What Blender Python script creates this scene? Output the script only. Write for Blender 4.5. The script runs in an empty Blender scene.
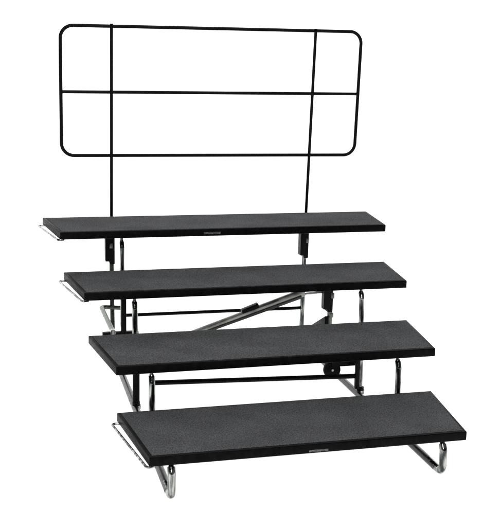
import bpy, bmesh, math, random
from mathutils import Vector, Matrix
random.seed(4)
S = 0.0254                                   # everything below is laid out in inches
def V(*a): return Vector(a) * S
scene = bpy.context.scene
C = scene.collection

# ------------------------------------------------------------------ camera
cam_d = bpy.data.cameras.new('camera'); cam = bpy.data.objects.new('camera', cam_d); C.objects.link(cam)
cam_d.sensor_fit = 'HORIZONTAL'; cam_d.sensor_width = 36.0
cam_d.lens = 951.247 / 500 * 36
cam_d.shift_x = (250 - 240.7844) / 500
cam_d.shift_y = (240.5811 - 263.5) / 500
cam_d.clip_start = 0.05; cam_d.clip_end = 200
r_ = Vector((0.96945827, -0.24444428, 0.01994119)); u_ = Vector((0.0260636, 0.18353117, 0.9826683))
f_ = Vector((0.24386748, 0.95213618, -0.18429691))
m = Matrix((r_, u_, -f_)).transposed().to_4x4(); m.translation = V(-45.18692, -128.54347, 64.2784)
cam.matrix_world = m
scene.camera = cam

# ------------------------------------------------------------------ world (dim grey, an invented surround for dark reflections) and lamps
w = bpy.data.worlds.new('World'); scene.world = w; w.use_nodes = True
w.node_tree.nodes['Background'].inputs['Color'].default_value = (0.90, 0.94, 0.91, 1)
w.node_tree.nodes['Background'].inputs['Strength'].default_value = 0.16
def area(name, loc, target, size, size_y, power, col=(1, 1, 1)):
    d = bpy.data.lights.new(name, 'AREA'); d.shape = 'RECTANGLE'; d.size = size; d.size_y = size_y
    d.energy = power; d.color = col
    o = bpy.data.objects.new(name, d); C.objects.link(o); o.location = loc
    o.rotation_euler = (Vector(target) - Vector(loc)).to_track_quat('-Z', 'Y').to_euler()
    return o
area('added_overhead_light', (0.2, 0.4, 4.2), (0, 0.9, 0.4), 2.6, 2.2, 78)  # unseen lamp, added to light the tread tops
area('added_key_light', (-1.3, -2.9, 4.3), (0, 0.8, 0.3), 2.2, 1.1, 60, (1, 0.99, 0.97))  # unseen lamp, added high in front for highlights on the leg bends
area('flash_softbox', (-1.5, -3.6, 2.5), (0, 0.6, 0.4), 0.8, 0.8, 42)
scene.view_settings.view_transform = 'Standard'; scene.view_settings.look = 'None'
scene.view_settings.exposure = 0; scene.view_settings.gamma = 1

# ------------------------------------------------------------------ materials
def mat(name, col, rough=0.5, metal=0.0, spec=0.5, emit=None):
    mt = bpy.data.materials.new(name); mt.use_nodes = True
    b = mt.node_tree.nodes['Principled BSDF']
    b.inputs['Base Color'].default_value = (*col, 1); b.inputs['Roughness'].default_value = rough
    b.inputs['Metallic'].default_value = metal; b.inputs['Specular IOR Level'].default_value = spec
    if emit is not None:
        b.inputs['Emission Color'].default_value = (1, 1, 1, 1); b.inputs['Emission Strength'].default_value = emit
    return mt
def noise_mix(mt, scale, c0, c1, lo=0.35, hi=0.65, detail=3, bump=0.0, rough=None, bdist=0.001, stretch=None, scale2=None):
    nt = mt.node_tree; N = nt.nodes; L = nt.links; b = N['Principled BSDF']
    tc = N.new('ShaderNodeTexCoord'); mp = N.new('ShaderNodeMapping'); L.new(tc.outputs['Object'], mp.inputs[0])
    if stretch: mp.inputs['Scale'].default_value = stretch
    n = N.new('ShaderNodeTexNoise'); n.inputs['Scale'].default_value = scale; n.inputs['Detail'].default_value = detail
    L.new(mp.outputs[0], n.inputs['Vector'])
    src = n.outputs['Fac']
    if scale2:
        n2 = N.new('ShaderNodeTexNoise'); n2.inputs['Scale'].default_value = scale2; n2.inputs['Detail'].default_value = 2
        L.new(mp.outputs[0], n2.inputs['Vector'])
        mx = N.new('ShaderNodeMix'); mx.inputs[0].default_value = 0.45
        L.new(n.outputs['Fac'], mx.inputs[2]); L.new(n2.outputs['Fac'], mx.inputs[3]); src = mx.outputs[0]
    r = N.new('ShaderNodeValToRGB'); r.color_ramp.elements[0].position = lo; r.color_ramp.elements[1].position = hi
    r.color_ramp.elements[0].color = (*c0, 1); r.color_ramp.elements[1].color = (*c1, 1)
    L.new(src, r.inputs[0]); L.new(r.outputs[0], b.inputs['Base Color'])
    if rough:
        mr = N.new('ShaderNodeMapRange'); mr.inputs[1].default_value = 0.3; mr.inputs[2].default_value = 0.7
        mr.inputs[3].default_value, mr.inputs[4].default_value = rough
        L.new(n.outputs['Fac'], mr.inputs[0]); L.new(mr.outputs[0], b.inputs['Roughness'])
    if bump:
        bp = N.new('ShaderNodeBump'); bp.inputs['Strength'].default_value = bump; bp.inputs['Distance'].default_value = bdist
        L.new(n.outputs['Fac'], bp.inputs['Height']); L.new(bp.outputs[0], b.inputs['Normal'])
    return mt
M = {}
M['white'] = mat('glowing_white_sweep', (0.9, 0.9, 0.9), 0.9, spec=0.0, emit=1.0)  # emission added to drown the contact shadows in white
M['carpet'] = noise_mix(mat('charcoal_carpet', (0.07, 0.07, 0.075), 1.0, spec=0.05), 460, (0.022, 0.023, 0.024), (0.113, 0.114, 0.119),
                        0.36, 0.64, 2, bump=0.6, bdist=0.0012, scale2=190)
M['trim'] = noise_mix(mat('black_edge_trim', (0.004, 0.004, 0.004), 0.5, spec=0.04), 60, (0.0015, 0.0015, 0.002), (0.003, 0.003, 0.0035), rough=(0.4, 0.55))
M['black'] = noise_mix(mat('black_painted_steel', (0.004, 0.004, 0.004), 0.4, spec=0.07), 40, (0.0015, 0.0015, 0.002), (0.003, 0.003, 0.004), rough=(0.3, 0.5))
M['chrome'] = noise_mix(mat('reflection_streaked_chrome', (0.3, 0.32, 0.3), 0.2, metal=1.0), 30, (0.04, 0.045, 0.042), (0.38, 0.39, 0.37), 0.42, 0.64,
                        detail=3, rough=(0.10, 0.22), stretch=(2.2, 2.2, 0.35))  # dark and pale streaks in the colour stand in for reflections
M['dark_chrome'] = noise_mix(mat('dull_zinc_steel', (0.2, 0.22, 0.2), 0.35, metal=1.0), 45, (0.05, 0.062, 0.053), (0.16, 0.18, 0.155), 0.25, 0.8,
                        detail=4, rough=(0.25, 0.5))
M['gunmetal'] = noise_mix(mat('dark_olive_steel', (0.03, 0.035, 0.03), 0.3, metal=1.0), 25, (0.008, 0.010, 0.008), (0.035, 0.04, 0.034), 0.3, 0.75, detail=3, rough=(0.22, 0.4))
M['runner'] = noise_mix(mat('dark_enamelled_runner', (0.01, 0.01, 0.01), 0.25, spec=0.4), 25, (0.004, 0.005, 0.004), (0.014, 0.015, 0.012), 0.3, 0.7, detail=4, rough=(0.18, 0.35))
M['brace'] = noise_mix(mat('zinc_plated_brace', (0.2, 0.2, 0.19), 0.35, metal=1.0), 18, (0.12, 0.126, 0.115), (0.34, 0.345, 0.325), 0.3, 0.75, detail=3, rough=(0.3, 0.45))
M['rubber'] = noise_mix(mat('black_rubber', (0.01, 0.01, 0.01), 0.7, spec=0.1), 80, (0.004, 0.004, 0.004), (0.008, 0.008, 0.008))
M['hub'] = mat('white_plastic_hub', (0.8, 0.8, 0.8), 0.4)
M['plate'] = noise_mix(mat('worn_grey_nameplate', (0.2, 0.2, 0.2), 0.35, metal=0.0), 90, (0.015, 0.018, 0.015), (0.15, 0.16, 0.145), 0.42, 0.68, detail=5,
                        stretch=(1, 1, 2.0))

def wear(mt, scale, amount):
    nt = mt.node_tree; N = nt.nodes; L = nt.links; b = N['Principled BSDF']
    src = b.inputs['Base Color'].links[0].from_socket
    tc = N.new('ShaderNodeTexCoord'); n = N.new('ShaderNodeTexNoise'); n.inputs['Scale'].default_value = scale; n.inputs['Detail'].default_value = 5
    L.new(tc.outputs['Object'], n.inputs['Vector'])
    mr = N.new('ShaderNodeMapRange'); mr.inputs[1].default_value = .3; mr.inputs[2].default_value = .7
    mr.inputs[3].default_value = 1 - amount; mr.inputs[4].default_value = 1 + amount; L.new(n.outputs['Fac'], mr.inputs[0])
    h = N.new('ShaderNodeHueSaturation'); L.new(src, h.inputs['Color']); L.new(mr.outputs[0], h.inputs['Value']); L.new(h.outputs[0], b.inputs['Base Color'])
wear(M['carpet'], 5.5, 0.16)
wear(M['trim'], 30, 0.5)

# ------------------------------------------------------------------ mesh helpers
def link(name, bm, mt, parent=None, smooth=False):
    bmesh.ops.recalc_face_normals(bm, faces=bm.faces)
    me = bpy.data.meshes.new(name); bm.to_mesh(me); bm.free()
    me.materials.append(mt)
    if smooth:
        for p in me.polygons: p.use_smooth = True
        try: me.set_sharp_from_angle(angle=math.radians(42))
        except Exception: pass
    o = bpy.data.objects.new(name, me); C.objects.link(o)
    if parent: o.parent = parent
    return o
def merge(bm, src):
    me = bpy.data.meshes.new('t'); src.to_mesh(me); src.free(); bm.from_mesh(me); bpy.data.meshes.remove(me)
def hexa(bm, bottom, top, bev=0.06, seg=2):
    """bottom / top: four (x, y, z) inch corners each, same order"""
    t = bmesh.new()
    b = [t.verts.new(V(*p)) for p in bottom]; a = [t.verts.new(V(*p)) for p in top]
    t.faces.new(b[::-1]); t.faces.new(a)
    for i in range(4): t.faces.new((b[i], b[(i + 1) % 4], a[(i + 1) % 4], a[i]))
    bmesh.ops.recalc_face_normals(t, faces=t.faces)
    if bev: bmesh.ops.bevel(t, geom=list(t.edges), offset=bev * S, segments=seg, profile=0.5, affect='EDGES')
    merge(bm, t)
def box(bm, x0, x1, y0, y1, z0, z1, bev=0.05):
    q = [(x0, y0), (x1, y0), (x1, y1), (x0, y1)]
    hexa(bm, [(*p, z0) for p in q], [(*p, z1) for p in q], bev)
def fillet(pts, rad, n=8):
    """round the inner corners of a polyline (inches)"""
    P = [Vector(p) for p in pts]; out = [P[0]]
    for i in range(1, len(P) - 1):
        r = rad[i - 1] if isinstance(rad, (list, tuple)) else rad
        a = (P[i - 1] - P[i]); c = (P[i + 1] - P[i])
        ang = a.angle(c); d = min(r / math.tan(ang / 2), a.length * .49, c.length * .49)
        rr = d * math.tan(ang / 2); a.normalize(); c.normalize()
        cen = P[i] + (a + c).normalized() * (rr / math.sin(ang / 2))
        s = P[i] + a * d - cen; e = P[i] + c * d - cen
        tot = s.angle(e); ax = s.cross(e).normalized()
        for k in range(n + 1): out.append(cen + Matrix.Rotation(tot * k / n, 3, ax) @ s)
    out.append(P[-1]); return out
def tube(bm, pts, dia, seg=16, closed=False, dia2=None, radii=None):
    """sweep a round (or flattened: dia x dia2) section along points in inches"""
    P = [Vector(p) * S for p in pts]; n = len(P)
    rings = []; nrm = None
    for i in range(n):
        if closed: t = (P[(i + 1) % n] - P[i - 1]).normalized()
        else: t = (P[min(i + 1, n - 1)] - P[max(i - 1, 0)]).normalized()
        if nrm is None:
            nrm = t.orthogonal().normalized()
            ref = Vector((1, 0, 0)) if abs(t.x) < .9 else Vector((0, 1, 0))
            nrm = (ref - t * ref.dot(t)).normalized()
        else: nrm = (nrm - t * nrm.dot(t)).normalized()
        bn = t.cross(nrm)
        ra = (radii[i] if radii else dia) * S / 2; rb = (dia2 * S / 2) if dia2 else ra
        rings.append([bm.verts.new(P[i] + nrm * (math.cos(k * 2 * math.pi / seg) * ra) + bn * (math.sin(k * 2 * math.pi / seg) * rb)) for k in range(seg)])
    for i in range(n if closed else n - 1):
        A = rings[i]; B = rings[(i + 1) % n]
        for k in range(seg): bm.faces.new((A[k], A[(k + 1) % seg], B[(k + 1) % seg], B[k]))
    if not closed:
        bm.faces.new(rings[0][::-1]); bm.faces.new(rings[-1])
def disc_x(bm, x0, x1, y, z, r, seg=32, bev=0.15):
    t = bmesh.new()
    bmesh.ops.create_cone(t, cap_ends=True, segments=seg, radius1=r * S, radius2=r * S, depth=abs(x1 - x0) * S,
                          matrix=Matrix.Translation(V((x0 + x1) / 2, y, z)) @ Matrix.Rotation(math.pi / 2, 4, 'Y'))
    if bev:
        ed = [e for e in t.edges if abs(e.verts[0].co.x - e.verts[1].co.x) < 1e-6]
        bmesh.ops.bevel(t, geom=ed, offset=bev * S, segments=3, profile=0.5, affect='EDGES')
    merge(bm, t)

# ------------------------------------------------------------------ the setting: one seamless white sweep (floor rising into a wall), made to glow
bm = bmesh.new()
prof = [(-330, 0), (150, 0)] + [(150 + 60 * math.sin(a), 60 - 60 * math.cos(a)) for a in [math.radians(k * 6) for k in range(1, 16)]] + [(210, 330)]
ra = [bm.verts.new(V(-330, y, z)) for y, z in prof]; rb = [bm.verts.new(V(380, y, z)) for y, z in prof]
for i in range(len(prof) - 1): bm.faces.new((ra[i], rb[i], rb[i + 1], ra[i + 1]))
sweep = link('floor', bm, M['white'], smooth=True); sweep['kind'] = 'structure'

# ------------------------------------------------------------------ the riser: one thing
root = bpy.data.objects.new('standing_riser', None); C.objects.link(root); root.empty_display_size = 0.3
root['label'] = 'four-step folding standing riser with charcoal carpeted treads, chrome legs and a black back guardrail'
root['category'] = 'riser'

# --- treads:     back-left, front-left, back-right, front-right (x, y), top z
TR = [((-27.75, 18.62), (-25.27, -0.16), (27.81, 18.62), (25.11, -0.16), 7.87),
      ((-30.58, 37.13), (-27.81, 18.54), (30.90, 37.13), (28.19, 18.54), 15.65),
      ((-33.64, 55.65), (-31.13, 37.80), (33.49, 55.65), (30.87, 37.80), 23.32),
      ((-36.66, 74.57), (-34.12, 56.32), (36.58, 74.57), (33.82, 56.32), 31.08)]
TH = 1.5
def inset(c, d):
    """shrink the trapezoid (fl, fr, br, bl) by d inches"""
    fl, fr, br, bl = [Vector(p) for p in c]
    def line(a, b):
        t = (b - a).normalized(); n = Vector((-t.y, t.x)); return a + n * d, t
    Ls = [line(fl, fr), line(fr, br), line(br, bl), line(bl, fl)]
    def X(l1, l2):
        (p, t), (q, s) = l1, l2
        k = ((q - p).x * s.y - (q - p).y * s.x) / (t.x * s.y - t.y * s.x); return p + t * k
    return [X(Ls[3], Ls[0]), X(Ls[0], Ls[1]), X(Ls[1], Ls[2]), X(Ls[2], Ls[3])]
tread_objs = []
for i, (bl, fl, br, fr, z) in enumerate(TR):
    c = [fl, fr, br, bl]
    bm = bmesh.new()
    hexa(bm, [(*p, z - TH) for p in c], [(*p, z - 0.02) for p in c], 0.17, 4)
    # steel battens under the deck
    ci = inset(c, 3.2)
    for a, b in ((0, 1), (3, 2)):
        y = ci[a][1]; hexa(bm, [(ci[a][0], y - .6, z - TH - .45), (ci[b][0], y - .6, z - TH - .45), (ci[b][0], y + .6, z - TH - .45), (ci[a][0], y + .6, z - TH - .45)],
             [(ci[a][0], y - .6, z - TH - .003), (ci[b][0], y - .6, z - TH - .003), (ci[b][0], y + .6, z - TH - .003), (ci[a][0], y + .6, z - TH - .003)], 0.05)
    t = link('tread', bm, M['trim'], root, smooth=True); tread_objs.append(t)
    bm = bmesh.new()
    ct = inset(c, 0.55)
    hexa(bm, [(p[0], p[1], z - 0.012) for p in ct], [(p[0], p[1], z + 0.035) for p in ct], 0.02, 1)
    link('carpet', bm, M['carpet'], t)
# small worn plates on the front edge of the lowest and the highest tread
for ti, x0, x1, y, z0, z1 in ((0, -1.0, 2.05, -0.16, 6.6, 6.95), (3, -5.55, -2.1, 56.32, 30.0, 30.42)):
    bm = bmesh.new(); box(bm, x0, x1, y - 0.045, y - 0.004, z0, z1, 0.012)
    link('nameplate', bm, M['plate'], tread_objs[ti], smooth=True)
# chrome coupling wire along the left end of treads 1, 3 and 4
for ti in (0, 2, 3):
    bl, fl, br, fr, z = TR[ti]; zz = z - TH - 0.02
    d = Vector(bl) - Vector(fl)
    def at(k, off): p = Vector(fl) + d * k; return (p.x - off, p.y, zz)
    path = [(at(.93, 0)[0] + .8, at(.93, 0)[1], zz), at(.93, 1.15), at(.0, .4), (at(.0, 0)[0] + .8, at(.0, 0)[1] + .25, zz)]
    if ti == 0: path[1] = at(.95, 1.1)
    bm = bmesh.new(); tube(bm, fillet(path, .45, 6), 0.42, 10)
    link('coupling_wire', bm, M['chrome'], tread_objs[ti], smooth=True)

# --- guardrail (leans a little to the front)
gr = bpy.data.objects.new('guardrail', None); C.objects.link(gr); gr.parent = root
Yr = lambda z: 75.4 - .05 * (z - 31)
bm = bmesh.new()
cor = [(-32.46, 70.97), (33.12, 71.36), (33.08, 44.05), (-32.44, 44.2)]
P = [Vector((x, Yr(z), z)) for x, z in cor]
mid0 = (P[3] + P[0]) / 2 
loop = fillet([mid0, P[0], P[1], P[2], P[3], mid0], 2.6, 10)[:-1]
tube(bm, loop, 0.74, 14, closed=True); link('rail_frame', bm, M['black'], gr, smooth=True)
bm = bmesh.new(); tube(bm, [(-32.4, Yr(57.5), 57.5), (33.05, Yr(57.7), 57.78)], 0.7, 12); link('middle_rail', bm, M['black'], gr, smooth=True)
for xt, xb, zt in ((-22.05, -21.98, 71.55), (22.3, 22.15, 71.75)):
    bm = bmesh.new()
    tube(bm, [(xt, Yr(zt) - .5, zt), (xb, Yr(24) - .2, 24)], 0.67, 14)
    for z in (71.05 if xt < 0 else 71.25, 57.6, 44.1):          # weld beads at the rail crossings
        x = xb + (xt - xb) * (z - 31) / 40
        for dx in (-.34, .34):
            t = bmesh.new(); bmesh.ops.create_icosphere(t, subdivisions=2, radius=.24 * S, matrix=Matrix.Translation(V(x + dx, Yr(z) - .32, z)) @ Matrix.Diagonal((.8, .9, 1.25, 1)))
            merge(bm, t)
    link('rail_post', bm, M['black'], gr, smooth=True)

# --- legs.  side frames: a floor runner on each side carrying four uprights
def runner(x, x_rear):
    z1 = TR[0][4] - TH
    yl = 1.2
    body = fillet([(x, yl + .58, z1 - .75), (x, yl + .5, z1 - 1.05), (x, yl, z1 - 1.9), (x, yl, .66), (x + (x_rear - x) * .06, 6.2, .66)], [.4, .9, 1.3], 8)
    bm = bmesh.new(); tube(bm, body, 1.2, 18, radii=[.75, .9, 1.05] + [1.24] * (len(body) - 3))
    leg = link('leg', bm, M['chrome'], root, smooth=True)
    bm = bmesh.new(); tube(bm, [(x, yl + .58, z1 - 1.0), (x, yl + .58, z1 - .005)], .66, 12); tube(bm, [(x, yl + .58, z1 - .28), (x, yl + .58, z1 - .008)], .95, 6)
    link('bolt', bm, M['dark_chrome'], leg, smooth=True)
    bm = bmesh.new(); tube(bm, [(x + (x_rear - x) * .02, 3.6, .64), (x_rear, 75.0, .62)], 1.36, 18, dia2=1.2)
    link('floor_runner', bm, M['runner'], root, smooth=True)
def upright(x0, x1, y, ztop, zbot, mt, dia=1.05, shoulder=True):
    """x0 at the top, x1 at the bottom; bends back under its tread at the top, hung on a thin bolt"""
    bm = bmesh.new()
    if shoulder:
        # the tube ends in a rounded shoulder under its tread
        # (bent back a little at the shoulder, then drawn in to the bolt)
        zs = ztop - .8
        pts = fillet([(x1, y, zbot), (x0, y, zs - 1.25), (x0, y + .55, zs - .35), (x0, y + .6, zs)], [1.0, .5], 7)
        rad = [dia] * (len(pts) - 4) + [dia * k for k in (.98, .93, .84, .72)]
        tube(bm, pts, dia, 18, radii=rad)
    else:
        tube(bm, [(x1, y, zbot), (x0, y, ztop)], dia, 18)
    o = link('leg', bm, mt, root, smooth=True)
    if shoulder:
        b2 = bmesh.new(); tube(b2, [(x0, y + .6, ztop - 1.0), (x0, y + .6, ztop - .005)], .6, 12)
        tube(b2, [(x0, y + .6, ztop - .3), (x0, y + .6, ztop - .008)], .9, 6)
        link('bolt', b2, M['dark_chrome'], o, smooth=True)
    return o
bots = [t[4] - TH for t in TR]
for s, x in ((-1, -21.75), (1, 21.95)):
    runner(x, x + (-.1 if s < 0 else .1))
# tread 2 front
upright(-21.75, -21.85, 20, bots[1], .9, M['chrome']); upright(22.02, 22.1, 20, bots[1], .9, M['chrome'])
# tread 3 front
upright(-21.88, -21.65, 39.5, bots[2], .9, M['chrome']); upright(22.35, 22.75, 39.5, bots[2], .9, M['chrome'])
# tread 4 front: the right one stops below tread 3, where a black socket holds it
upright(-21.87, -21.7, 58, bots[3], .9, M['chrome'], .95); upright(22.5, 22.7, 58, 19.9, .9, M['dark_chrome'], 1.1, shoulder=False)
# rear uprights
upright(-22.05, -21.8, 75.25, 24, .9, M['gunmetal'], 1.0, shoulder=False)
upright(22.15, 22.0, 75.25, 24, .9, M['chrome'], 1.05, shoulder=False)

# black sleeves beside the middle uprights
for x0, x1, y, z0, z1 in ((-22.35, -21.12, 38.85, 1.9, 12.5), (21.4, 22.2, 38.9, 1.6, 13.3), (-22.2, -21.15, 57.3, 6.0, 20.6)):
    bm = bmesh.new(); box(bm, x0, x1, y - .35, y + .35, z0, z1, .08)
    link('leg_sleeve', bm, M['black'], root, smooth=True)
for x in (-21.65, 22.8):
    bm = bmesh.new(); tube(bm, [(x, 39.4, .45), (x, 39.4, 1.15)], 1.75, 20); link('leg_collar', bm, M['chrome'], root, smooth=True)
    bm = bmesh.new(); tube(bm, [(x, 39.4, 1.2), (x, 39.4, 1.75)], 1.45, 20); link('leg_collar', bm, M['black'], root, smooth=True)
# black rail sockets at the back (the two posts plug into them) and on the right leg of tread 4
def socket(x0, x1, y0, y1, z0, z1, xe, winx):
    bm = bmesh.new()
    pts = [(x0, z1), (x0, z0 + .25), (x0 + .9, z0 + .25), (x0 + .9, z0 - .35), (x1, z0 - .35), (x1, z1)]
    a = [bm.verts.new(V(px, y0, pz)) for px, pz in pts]; b = [bm.verts.new(V(px, y1, pz)) for px, pz in pts]
    bm.faces.new(a); bm.faces.new(b[::-1])
    for k in range(len(pts)): bm.faces.new((a[k], b[k], b[(k + 1) % len(pts)], a[(k + 1) % len(pts)]))
    bmesh.ops.recalc_face_normals(bm, faces=bm.faces)
    bmesh.ops.bevel(bm, geom=list(bm.edges), offset=.07 * S, segments=2, affect='EDGES')
    o = link('socket', bm, M['black'], root, smooth=True)
    bm = bmesh.new(); box(bm, winx - .32, winx + .32, y0 - .06, y0 - .003, z0 + (z1 - z0) * .38, z0 + (z1 - z0) * .38 + 1.1, .03)
    link('lock_button', bm, M['dark_chrome'], o, smooth=True)
socket(-23.42, -21.42, 74.2, 76.2, 20.9, 29.3, 0, -22.2)
socket(20.85, 22.75, 74.2, 76.2, 20.9, 29.3, 0, 22.45)
socket(20.9, 22.95, 57.2, 58.9, 12.6, 19.9, 0, 22.75)
# chrome latch blocks on the right tread-4 leg
bm = bmesh.new(); box(bm, 22.55, 23.2, 57.1, 58.8, 15.2, 16.4, .08); link('latch_block', bm, M['dark_chrome'], root, smooth=True)
bm = bmesh.new(); box(bm, 22.3, 23.2, 57.3, 58.7, 11.0, 12.0, .08); link('latch_block', bm, M['dark_chrome'], root, smooth=True)
# black gussets sloping from the tread-4 legs down to the rear feet
for x, z in ((21.7, 11.4), (-21.7, 9.6)):
    bm = bmesh.new()
    b0 = [(x - .35, 57.4, .9), (x + .35, 57.4, .9), (x + .35, 74, .9), (x - .35, 74, .9)]
    hexa(bm, b0, [(x - .35, 57.4, z), (x + .35, 57.4, z), (x + .35, 74, 3.2), (x - .35, 74, 3.2)], .06)
    link('gusset', bm, M['black'], root, smooth=True)

# --- cross members
def rod(name, a, b, d, mt):
    bm = bmesh.new(); tube(bm, [a, b], d, 14); return link(name, bm, mt, root, smooth=True)
rod('crossbar', (-19.5, 75.2, 8.7), (22.0, 75.2, 8.6), .78, M['black'])
rod('crossbar', (-18.4, 39.2, 5.3), (22.3, 39.2, 4.05), .95, M['black'])
for x, y, z0, z1 in ((-19.35, 75.25, .9, 14.8), (-18.6, 39.2, .05, 5.9)):
    bm = bmesh.new(); box(bm, x - .42, x + .42, y - .5, y + .5, z0, z1, .08); link('strut', bm, M['black'], root, smooth=True)
bm = bmesh.new(); box(bm, -21.4, -19.4, 74.9, 75.5, .06, .9, .05); link('strut', bm, M['black'], root, smooth=True)

# diagonal sway brace from the left foot up to the right tread-4 leg, with a black clip on it
bm = bmesh.new()
A = Vector((-21.8, 59.4, 3.6)); B = Vector((17.2, 59.4, 16.35)); ax = (B - A).normalized(); up = Vector((0, 1, 0)).cross(ax) * -1
if up.z < 0: up = -up
def bar(bm, a, b, h0, h1, y0, y1, bev=.08):
    u = up
    hexa(bm, [tuple(a - u * h0 / 2 + Vector((0, y0, 0))), tuple(b - u * h1 / 2 + Vector((0, y0, 0))), tuple(b - u * h1 / 2 + Vector((0, y1, 0))), tuple(a - u * h0 / 2 + Vector((0, y1, 0)))],
         [tuple(a + u * h0 / 2 + Vector((0, y0, 0))), tuple(b + u * h1 / 2 + Vector((0, y0, 0))), tuple(b + u * h1 / 2 + Vector((0, y1, 0))), tuple(a + u * h0 / 2 + Vector((0, y1, 0)))], bev)
bar(bm, A, B, 1.0, 1.75, -.5, .5, .3)
bar(bm, A + up * .1 + Vector((0, -.62, 0)), B - ax * 6 + up * .25 + Vector((0, -.62, 0)), .35, .5, -.1, .1, .04)
tube(bm, [tuple(B - ax * 1.5), (22.4, 59.0, 16.35)], .5, 12)
brace = link('sway_brace', bm, M['brace'], root, smooth=True)
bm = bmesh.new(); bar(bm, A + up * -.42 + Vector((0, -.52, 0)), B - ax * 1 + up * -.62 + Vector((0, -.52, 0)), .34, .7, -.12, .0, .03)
link('painted_shade_strip', bm, M['runner'], brace, smooth=True)  # dark strip, paints the shade along the underside of the brace
K = A + ax * ((Vector((5.4, 59.4, 13.2)) - A).dot(ax))
bm = bmesh.new(); bar(bm, K - ax * 2.0 + up * .75, K + ax * 1.8 + up * .9, 1.0, 1.0, -.7, .7, .12)
link('brace_clip', bm, M['black'], brace, smooth=True)

# chrome U-shaped pull handle, folded forward beside the left rear leg
bm = bmesh.new()
tube(bm, fillet([(-24.1, 55.0, 10.9), (-24.35, 75.0, 10.9), (-19.4, 75.0, 10.45)], 1.0, 7), .98, 14)
link('pull_handle', bm, M['dark_chrome'], root, smooth=True)
bm = bmesh.new()
box(bm, -25.9, -18.6, 57.3, 58.4, 9.4, 10.1, .1)
tube(bm, [(-24.1, 55.6, 9.7), (-24.1, 57.9, 9.7)], .9, 12)
link('hinge_bar', bm, M['black'], root, smooth=True)
bm = bmesh.new(); tube(bm, [(-24.1, 54.6, 10.9), (-24.1, 55.9, 10.9)], 1.15, 14); link('end_cap', bm, M['chrome'], root, smooth=True)

# caster on the right runner and its black fork
bm = bmesh.new()
box(bm, 17.2, 22.3, 40.5, 40.9, 5.75, 8.2, .08)
box(bm, 17.4, 18.2, 40.9, 42.6, 6.5, 7.5, .08)
fork = link('caster_fork', bm, M['black'], root, smooth=True)
def disc_y(bm, y0, y1, x, z, r, seg=36, bev=.15):
    t = bmesh.new(); disc_x(t, y0, y1, 0, 0, r, seg, bev)
    bmesh.ops.transform(t, matrix=Matrix.Translation(V(x, 0, z)) @ Matrix.Rotation(math.pi / 2, 4, 'Z'), verts=t.verts)
    merge(bm, t)
bm = bmesh.new(); disc_y(bm, 41.2, 42.2, 17.55, 4.85, 1.72, 40, .2)
disc_y(bm, 41.05, 41.3, 17.55, 4.85, .95, 32, .06)
wheel = link('caster', bm, M['rubber'], root, smooth=True)
bm = bmesh.new(); disc_y(bm, 40.95, 41.1, 17.5, 4.9, .24, 20, .05); link('hub', bm, M['hub'], wheel, smooth=True)
